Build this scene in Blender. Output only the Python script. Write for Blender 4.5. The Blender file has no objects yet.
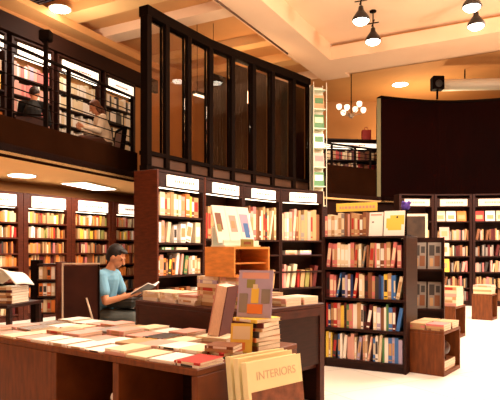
import bpy, bmesh, math, random
from mathutils import Vector, Matrix, Euler
random.seed(7)
S = bpy.context.scene
C = S.collection
R = math.radians
# ------------------------------------------------------------------ camera
cam = bpy.data.cameras.new('camera'); co = bpy.data.objects.new('camera', cam); C.objects.link(co)
co.location = (0, 0, 1.3); co.rotation_euler = (R(90), 0, 0)
cam.sensor_width = 36; cam.lens = 36 * 560 / 500; cam.shift_y = 0.1; cam.clip_end = 80
S.camera = co
# ------------------------------------------------------------------ world, exposure, lamps and added fill lights
w = bpy.data.worlds.new('world'); S.world = w; w.use_nodes = True
w.node_tree.nodes['Background'].inputs[0].default_value = (1, .8, .6, 1)
w.node_tree.nodes['Background'].inputs[1].default_value = 0.3
S.view_settings.view_transform = 'Standard'; S.view_settings.look = 'None'
S.view_settings.gamma = 1; S.view_settings.use_curve_mapping = False
S.view_settings.exposure = 0.1
S.cycles.max_bounces = 6; S.cycles.diffuse_bounces = 4; S.cycles.caustics_reflective = False
S.cycles.caustics_refractive = False; S.cycles.sample_clamp_indirect = 6
WARM = (1, .84, .68)
def light(name, kind, loc, power, color=WARM, size=.2, rot=(0, 0, 0), size_y=None, spot=None, blend=.6):
    l = bpy.data.lights.new(name, kind); l.energy = power; l.color = color
    if kind == 'AREA':
        l.size = size
        if size_y: l.shape = 'RECTANGLE'; l.size_y = size_y
        else: l.shape = 'DISK'
    else: l.shadow_soft_size = size
    if kind == 'SPOT': l.spot_size = R(spot or 90); l.spot_blend = blend
    o = bpy.data.objects.new(name, l); C.objects.link(o); o.location = loc; o.rotation_euler = rot
    return o
# general fill: unseen point lights added out of frame behind and beside the camera
light('fill_light', 'POINT', (4.0, 3.5, 4.4), 400, size=.35)
light('fill_light', 'POINT', (-2.2, 1.0, 4.4), 190, size=.35)
light('fill_light', 'POINT', (1.2, 7.3, 4.7), 330, size=.3)
light('fill_light', 'POINT', (5.6, 8.6, 4.6), 400, size=.3)
# broad unseen area fills added overhead to brighten the open floor
light('floor_fill', 'AREA', (3.6, 8.0, 5.85), 380, size=2.2, color=(1, .88, .74))
light('floor_fill', 'AREA', (0.2, 4.4, 5.6), 190, size=1.6, color=(1, .86, .72))
light('floor_fill', 'AREA', (5.8, 10.6, 5.85), 240, size=1.6, color=(1, .88, .74))
# mezzanine
light('mezzanine_lamp', 'POINT', (-3.3, 10.6, 5.2), 80, size=.2)
light('mezzanine_lamp', 'POINT', (-.2, 13.2, 4.9), 70, size=.2, color=(1, .62, .34))
light('mezzanine_lamp', 'POINT', (5.4, 18.0, 5.0), 230, size=.2, color=(1, .75, .45))
# below the mezzanine
light('soffit_lamp', 'AREA', (-3.15, 10.6, 2.55), 60, size=.5, size_y=1.2, rot=(0, 0, R(-25)))
light('soffit_lamp', 'AREA', (-4.0, 9.2, 2.55), 40, size=.3, rot=(0, 0, 0))

# ------------------------------------------------------------------ helpers
def lin(c):
    return tuple(((v / 12.92) if v <= .04045 else ((v + .055) / 1.055) ** 2.4) for v in c)
def hx(s):
    return lin(tuple(int(s[i:i + 2], 16) / 255 for i in (0, 2, 4)))
MATS = {}
def mat(name, color, rough=.6, metal=0, emit=0, ecol=None, var=0, scale=6, stretch=(1, 1, 1), bump=0, spec=.4, dark=None):
    if name in MATS: return MATS[name]
    m = bpy.data.materials.new(name); m.use_nodes = True; nt = m.node_tree; b = nt.nodes['Principled BSDF']
    col = hx(color) if isinstance(color, str) else color
    b.inputs['Base Color'].default_value = (*col, 1)
    b.inputs['Roughness'].default_value = rough; b.inputs['Metallic'].default_value = metal
    b.inputs['Specular IOR Level'].default_value = spec
    if emit:
        b.inputs['Emission Color'].default_value = (*(hx(ecol) if ecol else col), 1)
        b.inputs['Emission Strength'].default_value = emit
    if var or bump:
        tc = nt.nodes.new('ShaderNodeTexCoord'); mp = nt.nodes.new('ShaderNodeMapping'); mp.inputs['Scale'].default_value = stretch
        nz = nt.nodes.new('ShaderNodeTexNoise'); nz.inputs['Scale'].default_value = scale; nz.inputs['Detail'].default_value = 5
        nt.links.new(tc.outputs['Object'], mp.inputs[0]); nt.links.new(mp.outputs[0], nz.inputs['Vector'])
        if var:
            rp = nt.nodes.new('ShaderNodeValToRGB')
            d = hx(dark) if dark else tuple(v * (1 - var) for v in col)
            rp.color_ramp.elements[0].color = (*d, 1); rp.color_ramp.elements[1].color = (*tuple(min(1, v * (1 + var * .5)) for v in col), 1)
            rp.color_ramp.elements[0].position = .3; rp.color_ramp.elements[1].position = .7
            nt.links.new(nz.outputs[0], rp.inputs[0]); nt.links.new(rp.outputs[0], b.inputs['Base Color'])
        if bump:
            bp = nt.nodes.new('ShaderNodeBump'); bp.inputs['Strength'].default_value = bump; bp.inputs['Distance'].default_value = .01
            nt.links.new(nz.outputs[0], bp.inputs['Height']); nt.links.new(bp.outputs[0], b.inputs['Normal'])
    MATS[name] = m
    return m
wood_dark = mat('dark walnut', '2a0f07', .5, spec=.2, var=.5, scale=3, stretch=(2, 2, 18))
wood_red = mat('reddish brown wood', '50200e', .45, spec=.25, var=.45, scale=3, stretch=(3, 3, 14))
wood_table = mat('table brown wood', '6a3614', .5, spec=.25, var=.4, scale=3, stretch=(10, 2, 2))
wood_orange = mat('honey plywood', 'e2974a', .45, var=.25, scale=3, stretch=(3, 3, 12))
black_metal = mat('black steel', '130a06', .6, spec=.02)
fascia_m = mat('dark bronze fascia', '241107', .7, var=.3, scale=1.5, spec=0)
screen_m = mat('black lacquer', '100504', .7, var=.5, scale=.7, spec=.01, dark='1a0604')
ceil_m = mat('peach ceiling paint', 'eac4a0', .85, var=.05, scale=.8)
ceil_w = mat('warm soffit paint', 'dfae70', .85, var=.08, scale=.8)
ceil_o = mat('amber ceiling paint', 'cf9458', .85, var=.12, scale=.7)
wall_m = mat('amber wall paint', 'c08650', .85, var=.12, scale=.8)
wall_d = mat('dark brown wall', '240f07', .6, var=.3, scale=1.2, spec=.1)
paper = mat('page edges', 'e9dcc6', .8, var=.15, scale=30, stretch=(1, 1, 12))
paper_w = mat('white paper', 'f4ede2', .75)
sign_m = mat('backlit header sign', 'fff3e2', .6, emit=1.1, ecol='fff0dc')
sign_dim = mat('printed header sign', 'd8bba4', .6, emit=.12)
sign_t = mat('sign lettering', 'c08a78', .6)
lamp_m = mat('lamp glow', 'ffffff', .5, emit=14, ecol='fff2dc')
tube_m = mat('shelf lamp glow', 'ffffff', .5, emit=3.2, ecol='fff0d2')
skin = mat('skin', 'c98a63', .55)
# floor: pale polished stone tiles
fm = bpy.data.materials.new('pale polished tiles'); fm.use_nodes = True; nt = fm.node_tree; b = nt.nodes['Principled BSDF']
tc = nt.nodes.new('ShaderNodeTexCoord'); mp = nt.nodes.new('ShaderNodeMapping'); mp.inputs['Rotation'].default_value = (0, 0, R(-30))
bk = nt.nodes.new('ShaderNodeTexBrick'); bk.offset = 0; bk.inputs['Scale'].default_value = 1.25; bk.inputs['Brick Width'].default_value = 1; bk.inputs['Row Height'].default_value = 1
bk.inputs['Mortar Size'].default_value = .006
bk.inputs['Color1'].default_value = (.84, .80, .72, 1); bk.inputs['Color2'].default_value = (.80, .76, .67, 1); bk.inputs['Mortar'].default_value = (.55, .48, .38, 1)
nt.links.new(tc.outputs['Object'], mp.inputs[0]); nt.links.new(mp.outputs[0], bk.inputs[0]); nt.links.new(bk.outputs[0], b.inputs['Base Color'])
b.inputs['Roughness'].default_value = .3

class MB:
    def __init__(s): s.bm = bmesh.new(); s.mats = []
    def mi(s, m):
        if m not in s.mats: s.mats.append(m)
        return s.mats.index(m)
    def box(s, x0, x1, y0, y1, z0, z1, m, M=None, bev=0):
        g = bmesh.ops.create_cube(s.bm, size=1)['verts']
        for v in g:
            v.co = Vector((x0 + (v.co.x + .5) * (x1 - x0), y0 + (v.co.y + .5) * (y1 - y0), z0 + (v.co.z + .5) * (z1 - z0)))
            if M: v.co = M @ v.co
        i = s.mi(m); fs = {f for v in g for f in v.link_faces}
        for f in fs: f.material_index = i
        if bev:
            r = bmesh.ops.bevel(s.bm, geom=list({e for v in g for e in v.link_edges}), offset=bev, segments=1, affect='EDGES')
            for f in r['faces']: f.material_index = i
        return s
    def prism(s, pts, z0, z1, m):
        i = s.mi(m)
        a = [s.bm.verts.new((p[0], p[1], z0)) for p in pts]; c = [s.bm.verts.new((p[0], p[1], z1)) for p in pts]
        fs = [s.bm.faces.new(a[::-1]), s.bm.faces.new(c)]
        n = len(pts)
        for k in range(n): fs.append(s.bm.faces.new((a[k], a[(k + 1) % n], c[(k + 1) % n], c[k])))
        for f in fs: f.material_index = i
        return s
    def lathe(s, prof, m, n=20, M=None, smooth=True):
        i = s.mi(m); rings = []
        for r, z in prof:
            rings.append([s.bm.verts.new((M or Matrix()) @ Vector((r * math.cos(2 * math.pi * k / n), r * math.sin(2 * math.pi * k / n), z))) for k in range(n)])
        fs = []
        for a, c in zip(rings, rings[1:]):
            for k in range(n): fs.append(s.bm.faces.new((a[k], a[(k + 1) % n], c[(k + 1) % n], c[k])))
        fs.append(s.bm.faces.new(rings[0][::-1])); fs.append(s.bm.faces.new(rings[-1]))
        for f in fs: f.material_index = i; f.smooth = smooth
        return s
    def tube(s, p, q, r, m, n=8, r2=None):
        p = Vector(p); q = Vector(q); d = q - p
        M = Matrix.Translation(p) @ d.to_track_quat('Z', 'Y').to_matrix().to_4x4()
        return s.lathe([(r, 0), (r2 or r, d.length)], m, n, M)
    def ball(s, c, r, m, sc=(1, 1, 1), n=14, M=None):
        i = s.mi(m)
        T = (M or Matrix()) @ Matrix.Translation(c) @ Matrix.Diagonal((*sc, 1))
        g = bmesh.ops.create_uvsphere(s.bm, u_segments=n, v_segments=n // 2 + 2, radius=r, matrix=T)['verts']
        for f in {f for v in g for f in v.link_faces}: f.material_index = i; f.smooth = True
        return s
    def mesh(s, name):
        bmesh.ops.recalc_face_normals(s.bm, faces=s.bm.faces)
        me = bpy.data.meshes.new(name); s.bm.to_mesh(me); s.bm.free()
        for m in s.mats: me.materials.append(m)
        return me
    def build(s, name, parent=None, **k):
        o = bpy.data.objects.new(name, s.mesh(name)); C.objects.link(o)
        if parent: o.parent = parent
        for a, v in k.items(): o[a] = v
        return o
def tag(o, label=None, cat=None, group=None, kind=None):
    for k, v in (('label', label), ('category', cat), ('group', group), ('kind', kind)):
        if v: o[k] = v
    return o
def thing(name, label, cat, loc=(0, 0, 0), rz=0, group=None):
    o = bpy.data.objects.new(name, None); o.empty_display_size = .1; C.objects.link(o)
    o.location = loc; o.rotation_euler = (0, 0, rz)
    return tag(o, label, cat, group)
def struct(mb, name):
    return tag(mb.build(name), kind='structure')
def seg_boxes(mb, pts, th, z0, z1, m, side=1):
    """a wall along a polyline, thickness to the left (away) side"""
    n = len(pts); nor = []
    for k in range(n):
        a = Vector(pts[max(0, k - 1)]); c = Vector(pts[min(n - 1, k + 1)]); d = (c - a).normalized(); nor.append(Vector((-d.y, d.x)) * th * side)
    back = [tuple(Vector(p) + q) for p, q in zip(pts, nor)]
    for k in range(n - 1):
        mb.prism([pts[k], pts[k + 1], back[k + 1], back[k]], z0, z1, m)
    return mb
ORD = ['first', 'second', 'third', 'fourth', 'fifth', 'sixth', 'seventh', 'eighth', 'ninth', 'tenth', 'eleventh', 'twelfth', 'thirteenth', 'fourteenth', 'fifteenth', 'sixteenth', 'seventeenth', 'eighteenth', 'nineteenth', 'twentieth', 'twenty-first', 'twenty-second', 'twenty-third', 'twenty-fourth', 'twenty-fifth', 'twenty-sixth', 'twenty-seventh', 'twenty-eighth', 'twenty-ninth', 'thirtieth', 'thirty-first', 'thirty-second', 'thirty-third', 'thirty-fourth']

# ------------------------------------------------------------------ the setting
G = [(-1.75, 9.56), (-1.5, 10.0), (-1.167, 10.54), (-.8, 11.12), (-.375, 11.63), (.065, 12.12), (.495, 12.6), (1.01, 13.16), (1.46, 13.7)]
B = [(3.55, 15.2), (4.43, 15.5), (5.3, 15.68), (6.15, 15.62), (6.95, 15.4), (8.2, 14.9), (9.4, 14.2)]
EL = [(-4.6, 4.6), (-3.35, 7.5), (-2.11, 10.5)]
mb = MB().box(-7.5, 10, -5, 21, -.2, 0, fm); struct(mb, 'floor')
struct(MB().box(-7.5, 10, 20, 20.2, 0, 7, wall_m), 'wall_back')
struct(MB().box(9.6, 9.8, -4.8, 20, 0, 7, wall_m), 'wall_right')
struct(MB().box(-7.5, 10, -5, -4.8, 0, 7, wall_m), 'wall_front')
wl = [(-7.3, -4.8), (-7.3, 5.2), (-4.95, 9.95), (-1.6, 15.8), (-1.6, 20)]
struct(seg_boxes(MB(), wl, .2, 0, 7, wall_m, 1), 'wall_left')
def smooth_line(P, n=5):
    out = []
    for i in range(len(P) - 1):
        p0 = Vector(P[max(0, i - 1)]); p1 = Vector(P[i]); p2 = Vector(P[i + 1]); p3 = Vector(P[min(len(P) - 1, i + 2)])
        for k in range(n):
            t = k / n
            q = .5 * ((2 * p1) + (p2 - p0) * t + (2 * p0 - 5 * p1 + 4 * p2 - p3) * t * t + (3 * p1 - p0 - 3 * p2 + p3) * t ** 3)
            out.append((q.x, q.y))
    return out + [P[-1]]
B = smooth_line(B)
# mezzanine slab
slab = [(-7.3, 4.6)] + EL + [(-1.9, 10.4)] + G + [(2.1, 14.3), (3.5, 15.2)] + B + [(9.6, 14.1), (9.6, 20), (-1.6, 20), (-1.6, 15.8), (-4.95, 9.95), (-7.2, 5.3)]
mb = MB().prism(slab, 2.6, 2.64, ceil_w).prism(slab, 2.64, 2.75, wall_d); struct(mb, 'ceiling_under_mezzanine')
# dark fascia along the open edge of the mezzanine
mb = seg_boxes(MB(), EL, .12, 2.58, 3.12, fascia_m, 1); struct(mb, 'trim_1')
mb = seg_boxes(MB(), [(1.5, 13.85), (2.1, 14.45), (3.5, 15.3)], .12, 2.58, 3.5, fascia_m, 1); struct(mb, 'trim_2')
# walls under the mezzanine behind the bookcases
mb = seg_boxes(MB(), [(-1.75, 9.95), (-.8, 11.3), (.4, 12.8), (1.4, 13.95), (3.5, 15.35), (5.3, 15.9), (7, 15.6), (9.6, 14.4)], .15, 0, 2.6, wall_d, 1); struct(mb, 'wall_center')
# curved black screen wall on the right mezzanine
mb = seg_boxes(MB(), B, .12, 2.6, 5.42, screen_m, 1)
seg_boxes(mb, [(x - .0, y - .05) for x, y in B], .22, 5.42, 5.48, black_metal, 1); struct(mb, 'wall_upper_right')
mb = MB().prism([(3.45, 15.22), (3.55, 15.2), (3.85, 16.6), (3.75, 16.65)], 2.75, 5.42, mat('pale green jamb', '77704e', .7)); struct(mb, 'trim_3')
# ceiling, laid out on the slanted beam grid: a runs away from the camera, b to the right
U = Vector((.47, .883)); V = Vector((.883, -.47)); O = Vector((1.94, 13.56))
def ab(a, b_): p = O + U * a + V * b_; return (p.x, p.y)
def rect(a0, a1, b0, b1): return [ab(a0, b0), ab(a0, b1), ab(a1, b1), ab(a1, b0)]
struct(MB().prism(rect(-25, 1.5, -16, 12), 6.3, 6.45, ceil_m), 'ceiling')
mb = MB()
mb.prism(rect(-22, 1.5, -.75, 0), 5.9, 6.3, ceil_m)                 # long beam
mb.prism(rect(-22, 0, -.88, -.76), 5.97, 6.3, ceil_m)
struct(mb, 'trim_4')
mb = MB()
mb.prism(rect(0, 1.1, 0, 9), 5.9, 6.22, ceil_m)
mb.prism(rect(1.1, 1.5, 0, 9), 5.98, 6.3, ceil_m)
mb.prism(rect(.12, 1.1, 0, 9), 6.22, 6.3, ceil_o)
struct(mb, 'trim_5')
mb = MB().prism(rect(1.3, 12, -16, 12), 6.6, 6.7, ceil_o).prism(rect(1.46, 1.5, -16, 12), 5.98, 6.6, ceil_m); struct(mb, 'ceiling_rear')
for k, (a0, a1) in enumerate(((-3.5, -3.1), (-4.75, -4.3), (-6.3, -6.0), (-1.6, -1.3), (-.2, .2))):
    struct(MB().prism(rect(a0, a1, -9, -.88), 6.0, 6.3, ceil_m if k == 0 else ceil_w), 'trim_%d' % (6 + k))
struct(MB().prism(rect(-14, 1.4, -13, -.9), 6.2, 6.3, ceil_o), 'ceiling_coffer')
# cornice and dark bulkhead over the upper shelves
UL = [(-5.2, 8.6), (-4.62, 10.0), (-2.45, 14.2)]
struct(seg_boxes(MB(), [(-5.5, 7.4), (-4.5, 10.0), (-2.35, 14.3)], .45, 5.3, 5.62, wall_d, 1), 'trim_11')
struct(seg_boxes(MB(), [(-5.4, 7.4), (-4.35, 10.0), (-2.25, 14.3)], .5, 5.85, 6.0, ceil_o, 1), 'trim_12')

# glazed partition of the mezzanine
gp = thing('glass_partition', 'tall curved glass partition with dark metal mullions on the mezzanine', 'partition')
glass = bpy.data.materials.new('smoked glass'); glass.use_nodes = True
gb = glass.node_tree.nodes['Principled BSDF']; gb.inputs['Base Color'].default_value = (.75, .62, .5, 1)
gb.inputs['Transmission Weight'].default_value = 1; gb.inputs['Roughness'].default_value = .02; gb.inputs['IOR'].default_value = 1.3
dark_panel = mat('bronze infill panel', '4a2f20', .4, var=.3, scale=2)
for k, p in enumerate(G):
    d = Vector(G[min(k + 1, 8)]) - Vector(G[max(k - 1, 0)]); a = math.atan2(d.y, d.x)
    M = Matrix.Translation((p[0], p[1], 0)) @ Matrix.Rotation(a, 4, 'Z')
    hw = .055 if k not in (0, 8) else .06
    MB().box(-hw, hw, -.05, .11, 2.75, 5.3, black_metal, M, bev=.006).build('mullion', gp)
seg_boxes(MB(), [(x + .02, y - .06) for x, y in G], .2, 5.3, 5.47, black_metal).build('top_rail', gp)
seg_boxes(MB(), [(x + .01, y - .06) for x, y in G], .18, 2.93, 3.0, black_metal).build('transom', gp)
seg_boxes(MB(), [(x, y - .07) for x, y in G], .16, 2.66, 2.75, black_metal).build('bottom_rail', gp)
for k in range(8):
    a = Vector(G[k]); c = Vector(G[k + 1]); d = (c - a).normalized() * .06
    q0 = a + d; q1 = c - d
    nn = Vector((-d.y, d.x)).normalized()
    pts = [tuple(q0 + nn * .03), tuple(q1 + nn * .03), tuple(q1 + nn * .042), tuple(q0 + nn * .042)]
    MB().prism(pts, 3.0, 5.3, glass).build('pane', gp)
    pts = [tuple(q0 + nn * .01), tuple(q1 + nn * .01), tuple(q1 + nn * .04), tuple(q0 + nn * .04)]
    MB().prism(pts, 2.75, 2.93, dark_panel).build('lower_panel', gp)
# end return of the partition and dark blinds behind its far panes
blind = mat('dark brown blind', '3a2115', .7, var=.25, scale=8, stretch=(1, 1, .2))
for k in range(3, 8):
    a = Vector(G[k]); c = Vector(G[k + 1]); d = (c - a).normalized(); nn = Vector((-d.y, d.x))
    q = [a + nn * .14 + d * .02, c + nn * .14 - d * .02]
    mb = MB(); n = 8
    top = 5.25 if k > 3 else 4.9
    for j in range(n):
        f0 = j / n; f1 = (j + .9) / n
        s0 = q[0].lerp(q[1], f0); s1 = q[0].lerp(q[1], f1)
        mb.prism([tuple(s0), tuple(s1), tuple(s1 + nn * (.02 + .02 * (j % 2))), tuple(s0 + nn * .02)], 2.76, top, blind)
    o = mb.build('vertical_blind')
    tag(o, '%s of the drawn dark blinds behind the glass partition, counted from the left' % ORD[k - 3], 'blind', 'drawn blinds on the mezzanine')
# glowing bar added behind the glass in place of a lamp reflection
def reflection_bar(name, label, p, rz, L, parent=None):
    t = thing(name, label, 'light', p, rz)
    MB().box(-L / 2, L / 2, -.05, .05, 0, .06, black_metal).build('housing', t)
    MB().box(-L / 2 + .03, L / 2 - .03, -.04, .04, -.025, -.001, tube_m).build('tube', t)
    for s in (-1, 1): MB().tube((s * L * .35, 0, .06), (s * L * .35, 0, 6.19 - p[2]), .006, black_metal).build('cable', t)
    return t
reflection_bar('reflection_bar', 'glowing white bar imitating a lamp reflection in the middle panes of the glass partition', (-.95, 11.9, 4.55), R(50), .7)

# ------------------------------------------------------------------ railings
def railing(pts, z0, z1, label, posts, cables=6):
    t = thing('cable_railing', label, 'railing')
    def at(s):
        L = [(Vector(pts[i + 1]) - Vector(pts[i])).length for i in range(len(pts) - 1)]
        for i, l in enumerate(L):
            if s <= l or i == len(L) - 1: return Vector(pts[i]).lerp(Vector(pts[i + 1]), s / l)
            s -= l
    for s, hgt in posts:
        p = at(s)
        mb = MB().box(p.x - .028, p.x + .028, p.y - .028, p.y + .028, z0, hgt, black_metal)
        if hgt > z1 + .1: mb.box(p.x - .09, p.x + .09, p.y - .07, p.y + .07, hgt, hgt + .16, black_metal, bev=.02)
        mb.build('post', t)
    for i in range(cables):
        z = z0 + (z1 - z0) * (i + .7) / (cables + .3)
        mb = MB()
        for p, q in zip(pts, pts[1:]): mb.tube((*p, z), (*q, z), .009, black_metal, 6)
        mb.build('cable', t)
    mb = MB()
    for p, q in zip(pts, pts[1:]): mb.tube((*p, z1), (*q, z1), .028, black_metal, 8)
    mb.build('handrail', t)
    return t
ER = [(-4.64, 4.65), (-3.41, 7.52), (-2.17, 10.5)]
railing(ER, 3.12, 4.15, 'dark cable railing along the open mezzanine edge on the left', [(.2, 4.15), (2.3, 4.15), (4.05, 4.42), (4.55, 4.15), (6.28, 4.15)])
railing([(1.55, 13.95), (2.1, 14.5), (3.48, 15.35)], 3.5, 4.05, 'dark cable railing between the glass partition and the black curved screen', [(.1, 4.05), (.8, 4.05), (1.6, 4.05), (2.15, 4.05)], 5)

# ------------------------------------------------------------------ books
PAL = {'cream': 'dcc8a4', 'white': 'ece3d6', 'tan': 'b48c60', 'pink': 'cf9888', 'rose': 'c8706a', 'red': 'a8281e', 'maroon': '561816', 'brown': '7a4a2c',
       'orange': 'd87a34', 'yellow': 'e0bc48', 'olive': '8a8446', 'green': '4f7a4a', 'teal': '3c7c80', 'blue': '3a6aa8', 'navy': '1f2c58', 'grey': '857a70', 'charcoal': '37302c', 'black': '1a1413', 'lilac': 'a898b0'}
ACC = ['white', 'black', 'yellow', 'red', 'cream', 'tan']
def bm_(c): return mat(c + ' book cover', PAL[c], .5)
def book_raw(mb, c, acc, x0, x1, y0, y1, z0, z1, M=None, band=True, detail=True):
    """upright book: spine on the y0 side, hard covers, inset page block"""
    cm = bm_(c); t = (x1 - x0); ct = min(.12 * t, .004 * 3)
    if not detail:
        mb.box(x0, x1, y0, y1, z0, z1, cm, M); return
    mb.box(x0, x0 + ct, y0, y1, z0, z1, cm, M); mb.box(x1 - ct, x1, y0, y1, z0, z1, cm, M)
    mb.box(x0 + ct, x1 - ct, y0, y0 + .05 * (y1 - y0), z0, z1, cm, M)
    h = z1 - z0
    mb.box(x0 + ct, x1 - ct, y0 + .05 * (y1 - y0), y1 - .04 * (y1 - y0), z0 + .015 * h, z1 - .015 * h, paper, M)
    if band:
        am = bm_(acc); e = .004 * (y1 - y0)
        mb.box(x0 + .1 * t, x1 - .1 * t, y0 - e, y0, z0 + .3 * h, z0 + .78 * h, am, M)
        mb.box(x0 + .1 * t, x1 - .1 * t, y0 - e, y0, z0 + .08 * h, z0 + .13 * h, am, M)
BOOKM = {}
def book_mesh(c, v):
    key = (c, v)
    if key not in BOOKM:
        acc = ACC[(v + len(c)) % len(ACC)]
        if acc == c: acc = 'charcoal'
        mb = MB(); book_raw(mb, c, acc, -.5, .5, 0, 1, 0, 1, band=v < 2); BOOKM[key] = mb.mesh('book')
    return BOOKM[key]
NB = [0]
def put_book(c, loc, size, rot, label, group, parent=None):
    o = bpy.data.objects.new('book', book_mesh(c, random.randrange(3))); C.objects.link(o)
    o.location = loc; o.scale = size; o.rotation_euler = rot
    NB[0] += 1
    return tag(o, label, 'book', group)
def shelf_row(base, rz, x0, x1, y, z, hmax, where, group, weights, tmin=.014, tmax=.04, gap=.06, dep=.2, hmin=.7, stuff=None, lean=.1, stop=None):
    """row of upright books in a bookcase's local frame"""
    cols = [c for c, n in weights for _ in range(n)]
    x = x0; k = 0; M = Matrix.Translation(base) @ Matrix.Rotation(rz, 4, 'Z')
    while True:
        t = random.uniform(tmin, tmax); h = random.uniform(hmin, 1) * hmax; d = random.uniform(.75, 1) * dep
        if x + t > x1: break
        if random.random() < gap: x += random.uniform(.02, .07)
        c = random.choice(cols)
        ang = 0
        if random.random() < lean and x + t + h * .18 < x1:
            ang = random.uniform(.06, .2); 
        wdt = t * math.cos(ang) + h * math.sin(ang)
        if x + wdt > x1: break
        px = x + t / 2 * math.cos(ang)
        side = t / 2 * math.sin(ang)
        if stuff is not None:
            T = M @ Matrix.Translation((px, y + random.uniform(0, .02), z + side)) @ Matrix.Rotation(ang, 4, 'Y')
            book_raw(stuff, c, 'white', -t / 2, t / 2, 0, d, 0, h, T, band=False, detail=False)
        else:
            p = M @ Vector((px, y + random.uniform(0, .02), z + side))
            sz = 'thick' if t > .75 * tmax else 'thin' if t < .5 * (tmin + tmax) * .8 else 'upright'
            e = Euler((0, ang, rz)) if ang == 0 else (Matrix.Rotation(rz, 4, 'Z') @ Matrix.Rotation(ang, 4, 'Y')).to_euler()
            put_book(c, p, (t, d, h), e, '%s %s book, %s from left %s' % ('leaning' if ang else sz, c, ORD[min(k, 33)], where), group)
        k += 1; x += wdt + .001
    return k
MIX = [('cream', 4), ('white', 2), ('tan', 5), ('pink', 3), ('rose', 1), ('brown', 4), ('red', 1), ('maroon', 1), ('charcoal', 2), ('grey', 2), ('orange', 1), ('olive', 1), ('green', 1)]
WARMM = [('cream', 4), ('tan', 5), ('white', 1), ('orange', 2), ('brown', 2), ('red', 1), ('yellow', 2), ('olive', 1), ('pink', 1)]
CLR = [('cream', 3), ('white', 2), ('tan', 3), ('pink', 3), ('rose', 2), ('red', 2), ('maroon', 2), ('charcoal', 2), ('brown', 2), ('green', 1), ('yellow', 1), ('blue', 1), ('navy', 1), ('lilac', 1)]

# ------------------------------------------------------------------ bookcases
def bookcase(label, p, rz, W, D, H, boards, sign=None, sth=.03, plinth=.08, group=None, wood=wood_dark, lamp=False, top=True, left=None):
    t = thing('bookcase', label, 'bookcase', (*p, 0) if len(p) == 2 else p, rz, group)
    MB().box(0, sth, 0, D, 0, H, left or wood, bev=.003).build('side_panel', t); MB().box(W - sth, W, 0, D, 0, H, wood, bev=.003).build('side_panel', t)
    MB().box(sth, W - sth, D - .015, D - .001, 0, H - .001, wood_dark).build('back_panel', t)
    if plinth: MB().box(sth, W - sth, .02, D - .02, 0, plinth - .001, wood).build('plinth', t)
    for z in boards: MB().box(sth + .001, W - sth - .001, .005, D - .016, z - .028, z, wood, bev=.002).build('shelf', t)
    if top: MB().box(sth + .001, W - sth - .001, .0, D - .016, H - .03, H, wood).build('top_panel', t)
    if sign:
        z0, z1, m = sign
        ms = .14 if lamp and sth < .04 else .06
        s = MB().box(sth + ms, W - sth - ms, -.035, -.001, z0, z1, m, bev=.004).build('header_sign', t, label='pale lit header sign')
        zz = (z0 + z1) / 2; mb = MB(); x = W * .3
        while x < W * .7:
            l = random.uniform(.02, .05); mb.box(x, x + l, -.0375, -.0352, zz - .018, zz + .018, sign_t); x += l + .014
        mb.build('lettering', s)
        MB().box(sth, W - sth, .0, .03, z0 - .02, z1 + .02, wood).build('header_board', t)
        if lamp: MB().box(sth + .05, W - sth - .05, .035, .07, z0 - .03, z0 - .005, tube_m).build('shelf_lamp', t, label='glowing lamp strip')
    return t
def ang(p, q): return math.atan2(q[1] - p[1], q[0] - p[0])
def dist(p, q): return math.hypot(q[0] - p[0], q[1] - p[1])
STUFF = MB()

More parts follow.
